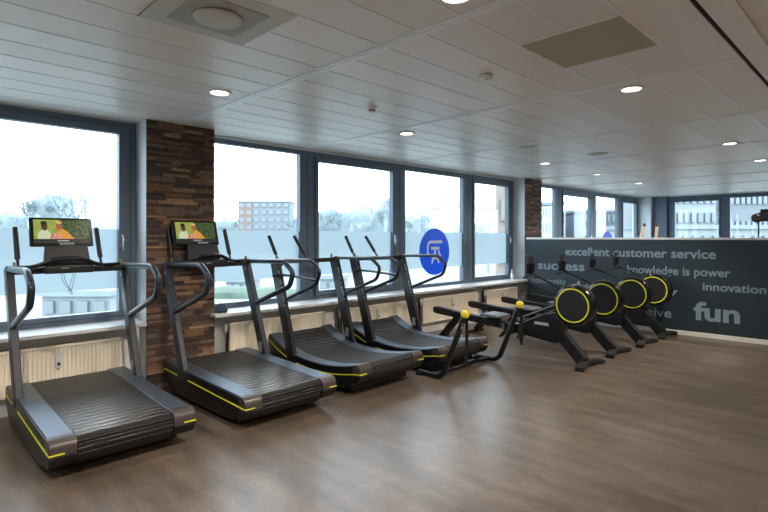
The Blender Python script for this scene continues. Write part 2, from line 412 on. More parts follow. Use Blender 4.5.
# ------------------------------------------------------------------ logo stickers on the glass
def sticker(x, label):
    r = tag(empty('logo_sticker', (x, 5.722, 1.345)), label, 'sticker', 'round blue stickers on the glass')
    b = MB(); b.lathe([(.001, -.001), (.405, -.001), (.405, .001), (.001, .001)], axis='y', seg=64); b.build('disc', 'blue', r)
    b = MB()
    def st(pts, w=.05): b.strip([(px, -.004, pz) for px, pz in pts], w, .003, (0, 1, 0))
    st(smooth_path([(.19, .18, 0), (-.2, .18, 0), (-.2, -.08, 0), (.0, -.08, 0), (.02, .02, 0)], 6, .45) if False else [(p[0], p[1]) for p in smooth_path([(.2, .17, 0), (-.19, .17, 0), (-.19, -.07, 0), (.0, -.07, 0)], 6, .42)])
    st([(-.10, .06), (.12, .06)]); st([(.0, .06), (.0, -.1)])
    st([(p[0], p[1]) for p in smooth_path([(-.08, -.2, 0), (-.06, -.12, 0), (.06, -.10, 0), (.11, -.20, 0)], 5, .4)], .04)
    st([(.10, .02), (.12, -.04), (.17, -.07)], .04)
    b.build('emblem', 'logo_white', r)
    return r
sticker(6.87, 'round blue sticker with white line emblem on the window above the farthest treadmill')
sticker(14.26, 'round blue sticker mostly hidden behind the grey partition, only its top showing')

# ------------------------------------------------------------------ radiators
def radiator(x0, x1, label):
    r = tag(empty('radiator', ((x0+x1)/2, 5.47, 0)), label, 'radiator', 'cream panel radiators under the window sills')
    w = (x1-x0)/2; z0, z1 = .19, .605
    b = MB(); prof = []; n = int((2*w-.04)/.034); pitch = (2*w-.04)/n
    xs = [(-w, 0.0), (-w+.02, 0.0)]
    for i in range(n):
        a = -w+.02+i*pitch
        xs += [(a+pitch*.15, 0), (a+pitch*.3, .014), (a+pitch*.7, .014), (a+pitch*.85, 0)]
    xs += [(w, 0)]
    def grid(yoff, zz):
        pass
    vs = []; fs = []
    rows = [(z0, 0), (z0+.03, 0), (z0+.04, 1), (z1-.05, 1), (z1-.04, 0), (z1, 0)]
    for z, k in rows:
        for x, d in xs: vs.append((x, d*k, z))
    m_ = len(xs)
    for i in range(len(rows)-1):
        for j in range(m_-1): fs.append((i*m_+j, i*m_+j+1, (i+1)*m_+j+1, (i+1)*m_+j))
    b.add(vs, fs); b.box(-w, w, .018, .10, z0, z1-.004)
    b.box(-w, -w+.004, 0, .1, z0, z1); b.box(w-.004, w, 0, .1, z0, z1)
    b.build('panel', 'radiator', r, fix=False)
    b = MB()
    for i in range(int(2*w/.028)): b.box(-w+.014+i*.028, -w+.028+i*.028, -.001, .002, z1-.030, z1-.024)
    b.build('perforation', 'black_matte', r, smooth=False)
    b = MB(); b.box(-.022, .022, -.03, 0, .40, .53); b.box(-.012, .012, -.032, -.028, .42, .45, 'black_matte'); b.build('heat_meter', 'lettering_white', r, bevel=.006)
    b = MB(); b.lathe([(.001, 0), (.014, 0), (.014, .03), (.024, .035), (.026, .10), (.02, .115), (.001, .115)], (-w-.035, .02, .49), 'z', 20); b.build('thermostat_valve', 'lettering_white', r)
    b = MB(); b.tube([(-w-.035, .02, .50), (-w-.035, .02, .22), (-w-.035, .05, .16), (-w-.035, .05, .0)], .009); b.tube([(-w-.035, .02, .53), (-w+.01, .02, .53)], .009); b.build('pipe', 'chrome', r)
    return r
radiator(.62, 1.72, 'cream ribbed radiator under the large left window, left of the stone column')
radiator(2.88, 4.28, 'cream ribbed radiator right of the near stone column, behind the second treadmill')
radiator(4.58, 5.92, 'cream ribbed radiator behind the two curved treadmills')
radiator(6.28, 7.80, 'cream radiator below the round blue sticker')
radiator(8.08, 9.16, 'cream radiator at the far end of the sill, against the grey partition')

# ------------------------------------------------------------------ treadmills
HW = .478
def lerp_tab(tab, y):
    if y <= tab[0][0]: return tab[0][1]
    for (a, za), (c, zc) in zip(tab, tab[1:]):
        if y <= c:
            q = (y-a)/(c-a); q = q*q*(3-2*q) if False else q
            return za+(zc-za)*q
    return tab[-1][1]
def cat(tab, L, n=26):
    """Catmull-Rom through (y, z) points"""
    out = []
    for i in range(n+1):
        y = L*i/n
        k = max(j for j in range(len(tab)-1) if tab[j][0] <= y+1e-9)
        p1, p2 = tab[k], tab[k+1]; p0 = tab[k-1] if k else (2*p1[0]-p2[0], 2*p1[1]-p2[1]); p3 = tab[k+2] if k+2 < len(tab) else (2*p2[0]-p1[0], 2*p2[1]-p1[1])
        t_ = (y-p1[0])/(p2[0]-p1[0]); m1 = (p2[1]-p0[1])/(p2[0]-p0[0])*(p2[0]-p1[0]); m2 = (p3[1]-p1[1])/(p3[0]-p1[0])*(p2[0]-p1[0])
        out.append((y, (2*t_**3-3*t_**2+1)*p1[1]+(t_**3-2*t_**2+t_)*m1+(-2*t_**3+3*t_**2)*p2[1]+(t_**3-t_**2)*m2))
    return out
FLAT = ([(0, .290), (.5, .304), (1.0, .320), (1.50, .335)], 1.50)
CURV = ([(0, .335), (.13, .305), (.4, .264), (.7, .250), (1.0, .268), (1.2, .308), (1.4, .378), (1.53, .445)], 1.53)
def treadmill(curved):
    tab, L = CURV if curved else FLAT
    top = cat(tab, L); zr, zf = top[0][1], top[-1][1]
    rear = [(.0, zr), (-.022, zr-.006), (-.04, zr-.022), (-.05, zr-.05), (-.05, zr-.10), (-.040, zr-.14), (-.012, zr-.175), (.03, zr-.190)]
    front = [(L, zf), (L+.02, zf-.01), (L+.035, zf-.04), (L+.035, zf-.1), (L+.01, zf-.16), (L-.05, zf-.20)] if not curved else \
            [(L, zf), (L+.022, zf-.012), (L+.035, zf-.05), (L+.03, zf-.13), (L-.02, zf-.22), (L-.09, zf-.28)]
    zb = .07
    outline = top[:-1]+front+[(L-.18, zb), (.30, zb), (.14, zb+.02)]+rear[::-1][:-1]
    r = empty('treadmill', (0, 0, 0))
    for s in (-1, 1):
        b = MB(); a, c = sorted((s*.318, s*(HW-.010))); b.prism(outline, a, c); b.build('side_rail', 'rail_metal', r, bevel=.003)
        b = MB(); a, c = sorted((s*(HW-.010), s*HW))
        low = [(y, z-.012) for y, z in top[2:-1]]
        b.prism([(.05, zr-.016)]+low+[(y-.003, z) for y, z in front[1:]]+[(L-.18, zb-.01), (.30, zb-.01), (.14, zb+.01), (.06, zr-.18)], a, c)
        b.build('side_panel', 'black', r)
        b = MB(); a, c = sorted((s*.318, s*(HW+.002)))
        cp = [(.055, lerp_tab(top, .055)+.002), (.0, zr+.002), (-.022, zr-.004), (-.042, zr-.022), (-.053, zr-.05), (-.053, zr-.105), (-.03, zr-.105), (.055, zr-.105)]
        b.prism(cp, a, c); b.build('end_cap', 'cap_metal', r, bevel=.005)
        b = MB(); cp = [(.055, zr-.105), (-.053, zr-.105), (-.042, zr-.144), (-.013, zr-.179), (.055, zr-.195)]
        b.prism(cp, a, c); b.build('end_cap_base', 'black', r, bevel=.004)
        # yellow stripe along the side, wrapping the rear corner
        off = .088
        st = [(y, z-(off-.012*(y/L))) for y, z in top if y > .0]
        gapa, gapb = 1.02, 1.16
        def line(pts, nm='stripe'):
            b = MB(); b.strip([(s*(HW+.003), y, z) for y, z in pts], .004, .009, (0, 0, 1)); return b
        b1 = line([p for p in [(-.045, zr-off)]+st if p[0] < gapa])
        b2 = line([p for p in st if p[0] > gapb]+[(L+.015, zf-off+.01)])
        b1.v += []; o = len(b1.v); b1.v += b2.v; b1.f += [tuple(o+k for k in f) for f in b2.f]; b1.m += b2.m
        q = MB(); q.strip([(s*(HW+.004), -.0555, zr-off), (s*(HW-.085), -.0555, zr-off)], .004, .009, (0, 0, 1))
        o = len(b1.v); b1.v += q.v; b1.f += [tuple(o+k for k in f) for f in q.f]; b1.m += q.m
        b1.build('stripe', 'yellow', r)
        # upright and handle loop
        b = MB(); px = s*(HW-.022); yp = 1.455 if curved else 1.53
        b.strip([(px, 1.10, .215 if curved else .24), (px, yp, 1.335)], .06, .135 if curved else .11, (0, 1, 0)); up = b.build('upright', 'post_dark' if curved else 'post_grey', r, bevel=.008)
        b = MB(); b.box(px-s*.031-.003, px-s*.031+.003, 1.135, 1.195, .34, .45, T=Matrix.Shear('XY', 3, (0, 0)).to_4x4() if False else None); b.build('label_plate', 'label_grey', up)
        if not curved:
            b = MB(); b.box(px-.0305, px+.0305, 1.475, 1.505, 1.22, 1.25); b.build('badge', 'label_grey', up)
        b = MB(); path = smooth_path([(px, yp-.005, 1.325), (px, .76, 1.345), (px, .60, 1.235), (px, .66, 1.09), (px, 1.27 if curved else 1.30, .865)], 7, .33)
        b.tube(path, .020 if curved else .027, seg=12); b.build('hand_rail', 'black' if curved else 'tube_grey', r)
        b = MB(); b.box(px-s*.03-.009, px-s*.03+.009, 1.46, 1.485, 1.33, 1.375); b.lathe([(.001, 0), (.012, 0), (.012, .010), (.001, .010)], (px-s*.03, 1.47, 1.375), 'z', 14); b.build('hook', 'brass', r, bevel=.003)
        ht = 1.615 if curved else 1.69
        b = MB(); bx, tx = ((-.34, -.35) if s < 0 else (.09, .03)) if curved else ((-.39, -.395) if s < 0 else (.265, .25)); by, ty = (1.57, 1.75) if curved else (1.52, 1.64); p0, p1 = Vector((bx, by, 1.33)), Vector((tx, ty, ht)); b.tube([p0, p0.lerp(p1, .2), p0.lerp(p1, .22), p0.lerp(p1, .98), p1], [.012, .012, .022, .022, .015], seg=12); b.build('push_handle', 'black', r)
        b = MB(); b.lathe([(.001, 0), (.026, 0), (.028, .02), (.018, .05), (.001, .05)], (bx, by, 1.295), 'z', 16); b.build('handle_socket', 'black', r)
    # running surface
    path = rear[::-1][1:]+top[1:-1]+front[:4]
    b = MB(); low = [(y+(.0 if 0 < y < L else (.012 if y <= 0 else -.012)), z-.018) for y, z in path]
    b.prism(low+[(L-.1, zb+.03), (.25, zb+.03)], -.310, .310); b.build('belt_bed', 'black_matte', r)
    b = MB(); d = [0]
    for (a, c) in zip(path, path[1:]): d.append(d[-1]+math.hypot(c[0]-a[0], c[1]-a[1]))
    def at(sx):
        sx = max(0, min(d[-1]-1e-6, sx)); k = max(i for i in range(len(d)-1) if d[i] <= sx); q = (sx-d[k])/(d[k+1]-d[k])
        return Vector((0, path[k][0]+(path[k+1][0]-path[k][0])*q, path[k][1]+(path[k+1][1]-path[k][1])*q))
    pitch = .070; n = int(d[-1]/pitch)
    for i in range(n):
        a, c = at(i*pitch+.007), at((i+1)*pitch-.008); dr = (c-a).normalized(); nn = Vector((0, -dr.z, dr.y)); ln = (c-a).length
        sec = [a-nn*.022, a-nn*.010, a+dr*.004-nn*.004]
        for q in (.5,): sec += [a+dr*(ln*q-.004)-nn*.004, a+dr*(ln*q)-nn*.0065, a+dr*(ln*q+.004)-nn*.004]
        sec += [c-dr*.004-nn*.004, c-nn*.010, c-nn*.022]
        m_ = len(sec); b.add([(-.314, p.y, p.z) for p in sec]+[(.314, p.y, p.z) for p in sec], [tuple(range(m_)), tuple(range(m_, 2*m_))[::-1]]+[(j, j+m_, (j+1) % m_+m_, (j+1) % m_) for j in range(m_)])
    b.build('running_belt', 'slat_curved' if curved else 'slat', r, smooth=False)
    b = MB(); b.box(-.42, .42, .14, L-.15, .03, .10); b.build('chassis', 'black_matte', r, bevel=.01)
    for sx in (-1, 1):
        for y in (.30, L-.28):
            b = MB(); b.lathe([(.001, 0), (.04, 0), (.04, .02), (.02, .045), (.001, .045)], (sx*.34, y, 0), 'z', 16); b.build('foot', 'black_matte', r)
    # front cross bar
    b = MB(); b.strip([(-.44, 1.46, 1.305), (-.34, by, 1.30), (bx, by, 1.30), (.44, 1.46, 1.305)], .05, .055, (0, 0, 1)); b.build('cross_bar', 'post_dark', r, bevel=.01)
    if curved:
        px = -(HW-.022)
        b = MB(); b.tube([(px, 1.36, 1.16), (px-.0, 1.1, 1.155), (px, .64, 1.13)], .014); b.build('mid_grip', 'black', r)
        b = MB(); b.box(px-.05, px-.02, 1.32, 1.42, 1.12, 1.17); b.tube([(px-.05, 1.36, 1.15), (px-.11, 1.33, 1.15), (px-.13, 1.30, 1.16)], .010); b.build('brake_lever', 'black', r, bevel=.004)
        b = MB(); b.strip([(px+.04, 1.52, 1.26), (px+.15, 1.53, 1.29)], .02, .09, (0, 0, 1)); b.build('display', 'black_gloss', r, bevel=.006)
        for s in (1, -1):
            o = lettering('SKILLMILL', .46, .045, (s*(HW-.022)-.0285, 1.388, 1.16), (0, 0, 0), 'label_grey', r, bold=.03, depth=.001)
            dr = Vector((0, -.355, -1.12)).normalized(); nx = Vector((-1, 0, 0)); uy = nx.cross(dr)
            o.matrix_local = Matrix.Translation((s*(HW-.022)-.0285, 1.372, 1.20)) @ Matrix((dr, uy, nx)).transposed().to_4x4()
    else:
        # arched grip, console and screen
        b = MB(); b.tube(smooth_path([(-.44, 1.52, 1.335), (-.30, 1.42, 1.335), (-.15, 1.38, 1.405), (.06, 1.38, 1.41), (.22, 1.42, 1.335), (.44, 1.52, 1.335)], 6, .4), .020, seg=12); b.build('arched_grip', 'black_gloss', r)
        b = MB(); b.prism([(1.40, 1.275), (1.40, 1.34), (1.42, 1.36), (1.56, 1.38), (1.58, 1.30), (1.55, 1.27)], -.22, .17)
        cn = b.build('console', 'black', r, bevel=.012)
        b = MB(); b.box(-.09, -.03, 1.397, 1.401, 1.318, 1.326); b.build('key', 'label_grey', cn)
        b = MB(); y0, y1 = 1.44, 1.50
        b.add([(-.215, y0, 1.36), (.155, y0, 1.36), (.135, y1, 1.56), (-.195, y1, 1.56), (-.215, y0+.06, 1.36), (.155, y0+.06, 1.36), (.135, y1+.03, 1.56), (-.195, y1+.03, 1.56)],
              [(0, 1, 2, 3), (4, 7, 6, 5), (0, 4, 5, 1), (1, 5, 6, 2), (2, 6, 7, 3), (3, 7, 4, 0)]); cb = b.build('console_neck', 'post_dark', r, bevel=.008)
        tl = math.atan2(.06, .2)
        lettering('TECHNOGYM', .12, .020, (-.09, y0+.049, 1.53), (PI/2-tl, 0, 0), 'lettering_white', cb, bold=.02, depth=.001)
        sc = empty('screen_pivot', (0, 0, 0)) if False else None
        T = Matrix.Translation((-.06, 1.485, 1.515)) @ Matrix.Rotation(-math.radians(17), 4, 'X')
        b = MB(); b.prism([(0, 0), (0, .275), (.03, .270), (.04, .22), (.04, .05), (.03, .005)], -.25, .25)
        scr = b.build('screen', 'black_gloss', r, bevel=.010); scr.matrix_local = T
        b = MB(); y = -.0012; e = .0007; kx, kz = .82, 1.12
        def PL(p, y, m): b.poly([(u*kx, v*kz) for u, v in p], y, m)
        def EL(x, z, rx, rz, y, m, rot=0): b.ell(x*kx, z*kz, rx*kx, rz*kz, y, m, rot=rot)
        PL([(-.265, .03), (.265, .03), (.265, .225), (-.265, .225)], y, 'pic_meadow')
        PL([(.02, .06), (.265, .06), (.265, .225), (-.02, .225), (.0, .15)], y-e, 'pic_leaves')
        PL([(-.265, .03), (.265, .03), (.265, .062), (-.265, .062)], y-5*e, 'pic_bar')
        PL([(-.05, .042), (.06, .042), (.06, .05), (-.05, .05)], y-6*e, 'pic_text')
        PL([(-.235, .06), (-.225, .11), (-.19, .14), (-.14, .14), (-.11, .11), (-.10, .06)], y-2*e, 'pic_shirt')
        EL(-.165, .17, .03, .038, y-3*e, 'pic_skin'); EL(-.17, .195, .03, .018, y-3.5*e, 'pic_bar')
        PL([(-.04, .06), (-.03, .14), (.01, .15), (.06, .12), (.12, .06)], y-2*e, 'pic_orange')
        EL(-.03, .17, .026, .034, y-3*e, 'pic_skin_light'); EL(-.03, .203, .034, .012, y-3.5*e, 'pic_hat', rot=-.2)
        PL([(-.12, .06), (-.11, .09), (-.07, .115), (-.02, .10), (.0, .06)], y-4*e, 'pic_red')
        b.build('screen_picture', 'pic_meadow', scr, smooth=False, fix=False)
        b = MB()
        for dx, dz in ((-.05, .17), (-.03, .20)):
            b.tube(smooth_path([(dx-.03, 1.47, 1.28), (dx-.02, 1.46, 1.2), (dx+.04, 1.45, 1.28-dz), (dx+.02, 1.45, 1.2-dz*.6), (dx+.07, 1.47, 1.28)], 6, .48), .0022, seg=6)
        b.build('headphone_cable', 'black', r)
    return r
flat = treadmill(False); curv = treadmill(True)
G = 'treadmills in a row facing the windows'
flat.location = (1.243, 3.86, 0); tag(flat, 'nearest flat-deck treadmill with a lit screen, in front of the large left window', 'treadmill', G)
t2 = copy_tree(flat); t2.location = (2.579, 3.79, 0); t2.rotation_euler = (0, 0, .02); 
for ch in kids(t2):
    if ch.name.split('.')[0] in ('screen', 'console_neck'): ch.location.x -= .08 if 'screen' in ch.name else .05
t2['label'] = 'flat-deck treadmill with a lit screen standing in front of the stone column'
curv.location = (3.827, 3.796, 0); curv.rotation_euler = (0, 0, .019); tag(curv, 'curved-deck treadmill without a screen, right beside the screen treadmill at the column', 'treadmill', G)
t4 = copy_tree(curv); t4.location = (5.002, 3.745, 0); t4.rotation_euler = (0, 0, 0); t4['label'] = 'curved-deck treadmill nearest the rowing machines, a yellow-knobbed frame at its rear'

# ------------------------------------------------------------------ frame with yellow knobs behind the last treadmill
r = tag(empty('resistance_frame', (5.05, 3.66, 0)), 'black tubular floor frame with two yellow-topped arms around the last treadmill\'s rear', 'exercise frame')
XL, XR = -.56, .56
for s, nm in ((XL, 0), (XR, 1)):
    b = MB(); b.tube(smooth_path([(s, .30, .035), (s, .02, .035), (s, -.06, .09), (s, -.33, .74)], 6, .35), .032, seg=12); b.build('arm', 'black', r)
    b = MB(); b.lathe([(.001, -.045), (.03, -.04), (.045, -.02), (.048, .01), (.036, .035), (.001, .045)], (s, -.345, .77), 'z', 20); b.build('knob', 'yellow_rubber', r)
    b = MB(); b.strip([(s+.02, -.35, .72), (s+.03, -.345, .5), (s+.03, -.33, .22 if nm == 0 else .36)], .012, .035, (0, 1, 0)); b.build('strap', 'black_matte', r)
b = MB(); b.tube([(XL, .12, .035), (XR, .12, .035)], .026); b.build('base_bar', 'black', r)
for s in (XL, XR):
    b = MB(); b.box(s-.05, s+.05, .25, .33, 0, .03); b.build('foot_pad', 'black_matte', r, bevel=.005)
b = MB()
for k in range(4): b.lathe([(.011, -.003), (.016, 0), (.011, .003), (.007, 0), (.011, -.003)], (XL-.03, -.33, .66-.045*k), 'x' if k % 2 else 'y', 12)
b.build('chain', 'chrome', r)
b = MB(); hx = XR+.03
b.tube([(hx-.06, -.33, .37), (hx+.08, -.33, .37)], .017); b.tube([(hx, -.345, .70), (hx-.05, -.33, .37)], .007); b.tube([(hx, -.345, .70), (hx+.07, -.33, .37)], .007)
b.build('pull_handle', 'black_matte', r)
b = MB(); b.tube(smooth_path([(hx, -.34, .55), (hx+.03, -.34, .35), (hx+.02, -.34, .25), (hx-.02, -.34, .35), (hx-.01, -.34, .55)], 5, .4), .012); b.build('ankle_strap', 'black_matte', r)

# ------------------------------------------------------------------ rowing machines
def rower():
    r = empty('rowing_machine', (0, 0, 0))   # local y: 0 at the front foot, towards the window positive
    Y0 = 2.77
    Y = lambda y: y-Y0
    cx, cz = Y(2.90), .745
    b = MB(); b.lathe([(.001, -.085), (.225, -.085), (.25, -.068), (.26, -.03), (.26, .05), (.243, .085), (.001, .09)], (0, cx, cz), 'x', 48); w = b.build('flywheel', 'black_gloss', r)
    b = MB(); b.lathe([(.199, -.089), (.214, -.089), (.214, -.084), (.199, -.084), (.199, -.089)], (0, cx, cz), 'x', 48); b.build('ring', 'yellow', w)
    b = MB(); b.lathe([(.001, -.088), (.192, -.088), (.192, -.086), (.001, -.086)], (0, cx, cz), 'x', 48); b.build('wheel_cover', 'black_matte', w)
    b = MB(); b.prism([(Y(3.02), .50), (Y(3.05), .26), (Y(3.14), .235), (Y(3.9), .315), (Y(3.98), .36), (Y(3.9), .40), (Y(3.66), .43), (Y(3.3), .60), (Y(3.16), .62)], -.07, .07); bd = b.build('body', 'black', r, bevel=.012)
    b = MB(); b.prism([(Y(3.22), .445), (Y(3.23), .485), (Y(3.42), .49), (Y(3.43), .45)], -.073, -.069); pl = b.build('badge', 'label_grey', bd)
    lettering('TECHNOGYM', .17, .022, (-.074, Y(3.41), .457), (PI/2, 0, -PI/2), 'lettering_white', bd, bold=.01, depth=.001)
    b = MB(); b.strip([(0, Y(3.13), .40), (0, Y(2.79), .05)], .11, .14, (0, 1, 0)); b.build('front_leg', 'post_dark', r, bevel=.008)
    b = MB(); b.strip([(-.32, Y(2.70), .026), (-.2, Y(2.73), .042), (0, Y(2.77), .05), (.2, Y(2.73), .042), (.32, Y(2.70), .026)], .10, .05, (0, 0, 1))
    for s in (-1, 1): b.lathe([(.001, 0), (.035, 0), (.035, .02), (.001, .022)], (s*.28, Y(2.71), 0), 'z', 16)
    b.build('front_foot', 'black_matte', r, bevel=.006)
    b = MB(); b.strip([(0, Y(5.16), .462), (0, Y(3.75), .36)], .09, .105, (0, 0, 1)); b.build('slide_rail', 'black', r, bevel=.012)
    b = MB(); b.box(-.046, .046, Y(5.15), Y(5.19), .425, .505); b.build('rail_end', 'black_matte', r, bevel=.01)
    b = MB(); b.strip([(0, Y(4.72), .40), (0, Y(5.05), .04)], .09, .09, (0, 1, 0)); b.build('rear_leg', 'black', r, bevel=.008)
    b = MB(); b.strip([(-.2, Y(5.07), .02), (.2, Y(5.07), .02)], .07, .04, (0, 0, 1)); b.build('rear_foot', 'black_matte', r, bevel=.006)
    b = MB(); b.prism([(Y(3.93), .475), (Y(3.92), .50), (Y(4.0), .515), (Y(4.2), .52), (Y(4.24), .50), (Y(4.22), .475)], -.16, .16); st = b.build('seat', 'seat_grey', r, bevel=.012)
    b = MB(); b.box(-.07, .07, Y(4.02), Y(4.18), .34, .475); b.build('carriage', 'black_matte', st, bevel=.006)
    for s in (-1, 1):
        b = MB(); b.strip([(s*.16, Y(3.88), .24), (s*.16, Y(3.68), .46)], .11, .02, (0, 1, 1)); fp = b.build('foot_plate', 'black_matte', r, bevel=.005)
        b = MB(); b.strip([(s*.16-.06, Y(3.80), .37), (s*.16, Y(3.86), .42), (s*.16+.06, Y(3.80), .37)], .04, .006, (0, 1, 1)); b.build('foot_strap', 'black', fp)
    b = MB(); b.tube([(-.08, Y(3.68), .49), (-.08, Y(3.14), .73)], .005); b.build('guide_rod', 'label_grey', r)
    b = MB(); b.tube([(0, Y(3.08), .93), (0, Y(3.18), .98), (0, Y(3.46), 1.09), (0, Y(3.50), 1.14)], .014); b.box(-.03, .03, Y(3.02), Y(3.12), .88, .95); b.build('display_arm', 'black', r)
    b = MB(); b.box(-.09, .06, Y(3.495), Y(3.535), 1.11, 1.25); b.box(-.01, .10, Y(3.535), Y(3.55), 1.14, 1.34, 'black_matte'); b.build('display', 'black_gloss', r, bevel=.004)
    b = MB(); b.tube(smooth_path([(-.15, Y(3.54), 1.06), (-.06, Y(3.50), 1.09), (0, Y(3.48), 1.10), (.06, Y(3.50), 1.09), (.15, Y(3.54), 1.06)], 4, .4), .015); b.build('pull_handle', 'black_matte', r)
    return r
rw = rower(); GR = 'rowing machines in a row beside the partition'
RL = ['nearest black rowing machine, first with a full yellow ring, beside the last treadmill', 'second rowing machine from the treadmills, its wheel just behind the nearest one\'s',
      'third rowing machine from the treadmills, between the second and the farthest', 'farthest rowing machine, standing closest to the grey partition wall']
for i, (x, y) in enumerate(((6.22, 2.77), (7.18, 2.79), (8.12, 2.74), (9.0, 2.72))):
    o = rw if i == 0 else copy_tree(rw); o.location = (x+.01 if i == 0 else x, y, 0); tag(o, RL[i], 'rowing machine', GR)

# ------------------------------------------------------------------ ceiling fittings
def spot(x, y, e=60, col=(1, .88, .76), ang=122, tilt=0):
    l = bpy.data.lights.new('downlight_beam', 'SPOT'); l.energy = e; l.color = col; l.spot_size = math.radians(ang); l.spot_blend = .7; l.shadow_soft_size = .05
    o = bpy.data.objects.new('downlight_beam', l); COL.objects.link(o); o.location = (x, y, CEIL-.03); o.rotation_euler = (math.radians(tilt), 0, 0); return o
r = empty('downlight', (0, 0, CEIL))
b = MB(); b.lathe([(.072, -.001), (.098, -.001), (.10, -.006), (.094, -.012), (.075, -.012), (.072, -.004), (.072, -.001)], seg=32); b.build('rim', 'lamp_rim', r)
b = MB(); b.lathe([(.001, -.006), (.074, -.006), (.074, -.002), (.001, -.002)], seg=32); b.build('diffuser', 'diffuser', r)
DL = [(2.01, 3.99, 'round recessed ceiling light nearest the stone column, left part of the ceiling'), (4.35, 4.04, 'round recessed ceiling light above the windows behind the curved treadmills'),
      (4.34, 1.55, 'large looking round recessed ceiling light beside the grey square vent panel'), (7.72, 4.10, 'round recessed ceiling light above the far stone column'),
      (9.76, 4.13, 'round recessed ceiling light just beyond the far stone column'), (12.07, 4.15, 'farthest round recessed ceiling light over the windows beyond the partition'),
      (7.77, 1.57, 'round recessed ceiling light over the word innovation, right part of the ceiling'), (9.81, 1.58, 'round recessed ceiling light at the right edge over the partition')]
first = True
for x, y, lb in DL+[(2.04, 1.56, 'round recessed ceiling light cut by the top edge of the picture')]:
    o = r if first else copy_tree(r); first = False
    o.location = (x, y, CEIL); tag(o, lb, 'ceiling light', 'recessed ceiling downlights')
for x in (-.3, 2.01, 4.35, 7.72): spot(x, 4.04, 55, ang=130)
for x in (9.8, 12.07, 14.4): spot(x, 4.13, 40, (1, .88, .75))
for x in (-.3, 2.04, 4.34, 7.77, 9.81, 12.1): spot(x, 1.56, 230, ang=108, tilt=34)
for x in (-.3, 2.04, 4.34, 6.2, 7.77, 12): spot(x, -1.2, 120, ang=160); spot(x, -3.6, 120, ang=160)
r = tag(empty('air_vent', (1.31, 2.62, CEIL)), 'pale square ceiling air unit with a round disc, top left of the ceiling', 'air vent')
b = MB(); b.box(-.305, .305, -.305, .305, -.006, .004); b.build('panel', 'ac_panel', r, bevel=.002)
b = MB(); b.box(-.2, .2, -.2, .2, -.010, -.005); b.build('inner_panel', 'ac_dark', r)
b = MB(); b.lathe([(.001, -.03), (.10, -.03), (.125, -.024), (.128, -.016), (.11, -.009), (.001, -.009)], seg=40); b.build('disc', 'ac_panel', r)
r = tag(empty('return_grille', (3.16, 1.38, CEIL)), 'flat brownish grey perforated square panel set in the ceiling', 'air vent')
b = MB(); b.box(-.31, .31, -.31, .31, -.006, .004); b.build('panel', 'vent_grille', r)
b = MB()
for s in (-1, 1): b.box(s*.31-.006, s*.31+.006, -.31, .31, -.009, 0); b.box(-.31, .31, s*.31-.006, s*.31+.006, -.009, 0)
b.build('border', 'ceiling_panel', r)
for x, y, q, lb in ((3.21, 2.18, .05, 'white round flat smoke detector on the ceiling near the brownish vent panel'), (3.25, 3.46, .035, 'small white sensor hanging from the ceiling between two lights')):
    r = tag(empty('smoke_detector', (x, y, CEIL)), lb, 'smoke detector', 'ceiling sensors')
    b = MB(); b.lathe([(.001, -.004), (q, -.004), (q*1.05, -.012), (q*1.0, -.026), (q*.6, -.034), (.001, -.035)] if q > .04 else [(.001, 0), (.045, 0), (.045, -.012), (.03, -.02), (.03, -.045), (.02, -.055), (.001, -.055)], seg=24); b.build('housing', 'lamp_rim', r)
    b = MB(); b.lathe([(.001, -.035), (.006, -.035), (.006, -.037), (.001, -.037)] if q > .04 else [(.0305, -.03), (.032, -.03), (.032, -.037), (.0305, -.037)], seg=16); b.build('sensor', 'black_matte', r)
for x, y, lb in ((7.4, 3.1, 'dull round ceiling air outlet beyond the middle lights'), (6.1, 3.5, 'dull round ceiling air outlet near the far stone column')):
    r = tag(empty('air_outlet', (x, y, CEIL)), lb, 'air vent', 'round ceiling air outlets')
    b = MB(); b.lathe([(.001, -.004), (.13, -.004), (.14, -.005), (.14, -.008), (.12, -.011), (.001, -.011)], seg=32); b.build('plate', 'ac_panel', r)
    b = MB(); b.lathe([(.06, -.011), (.09, -.011), (.09, -.013), (.06, -.013), (.06, -.011)], seg=32); b.build('slot', 'ac_dark', r)

# ------------------------------------------------------------------ small things
b = MB(); b.lathe([(.001, 0), (.028, 0), (.03, .01), (.03, .09), (.018, .125), (.012, .13), (.012, .17), (.014, .17), (.014, .195), (.001, .195)], seg=24)
o = b.build('bottle', 'bottle_white'); o.location = (9.14, 5.58, SILL); tag(o, 'slim white bottle standing on the sill in the corner by the far column', 'bottle')
b = MB()
rnd = random.Random(3)
rings = []
for i, (q, z) in enumerate(((.07, 0), (.085, .02), (.075, .05), (.05, .08), (.02, .095), (.002, .097))):
    rings.append([Vector((q*math.cos(a*PI/8)*(1+rnd.uniform(-.15, .15)), q*.8*math.sin(a*PI/8)*(1+rnd.uniform(-.15, .15)), z+(rnd.uniform(-.008, .008) if i else 0))) for a in range(16)])
b.loft(rings); o = b.build('cleaning_cloth', 'cloth_navy'); o.location = (2.76, 5.45, SILL); tag(o, 'crumpled dark blue cloth on the sill against the near stone column', 'cloth')

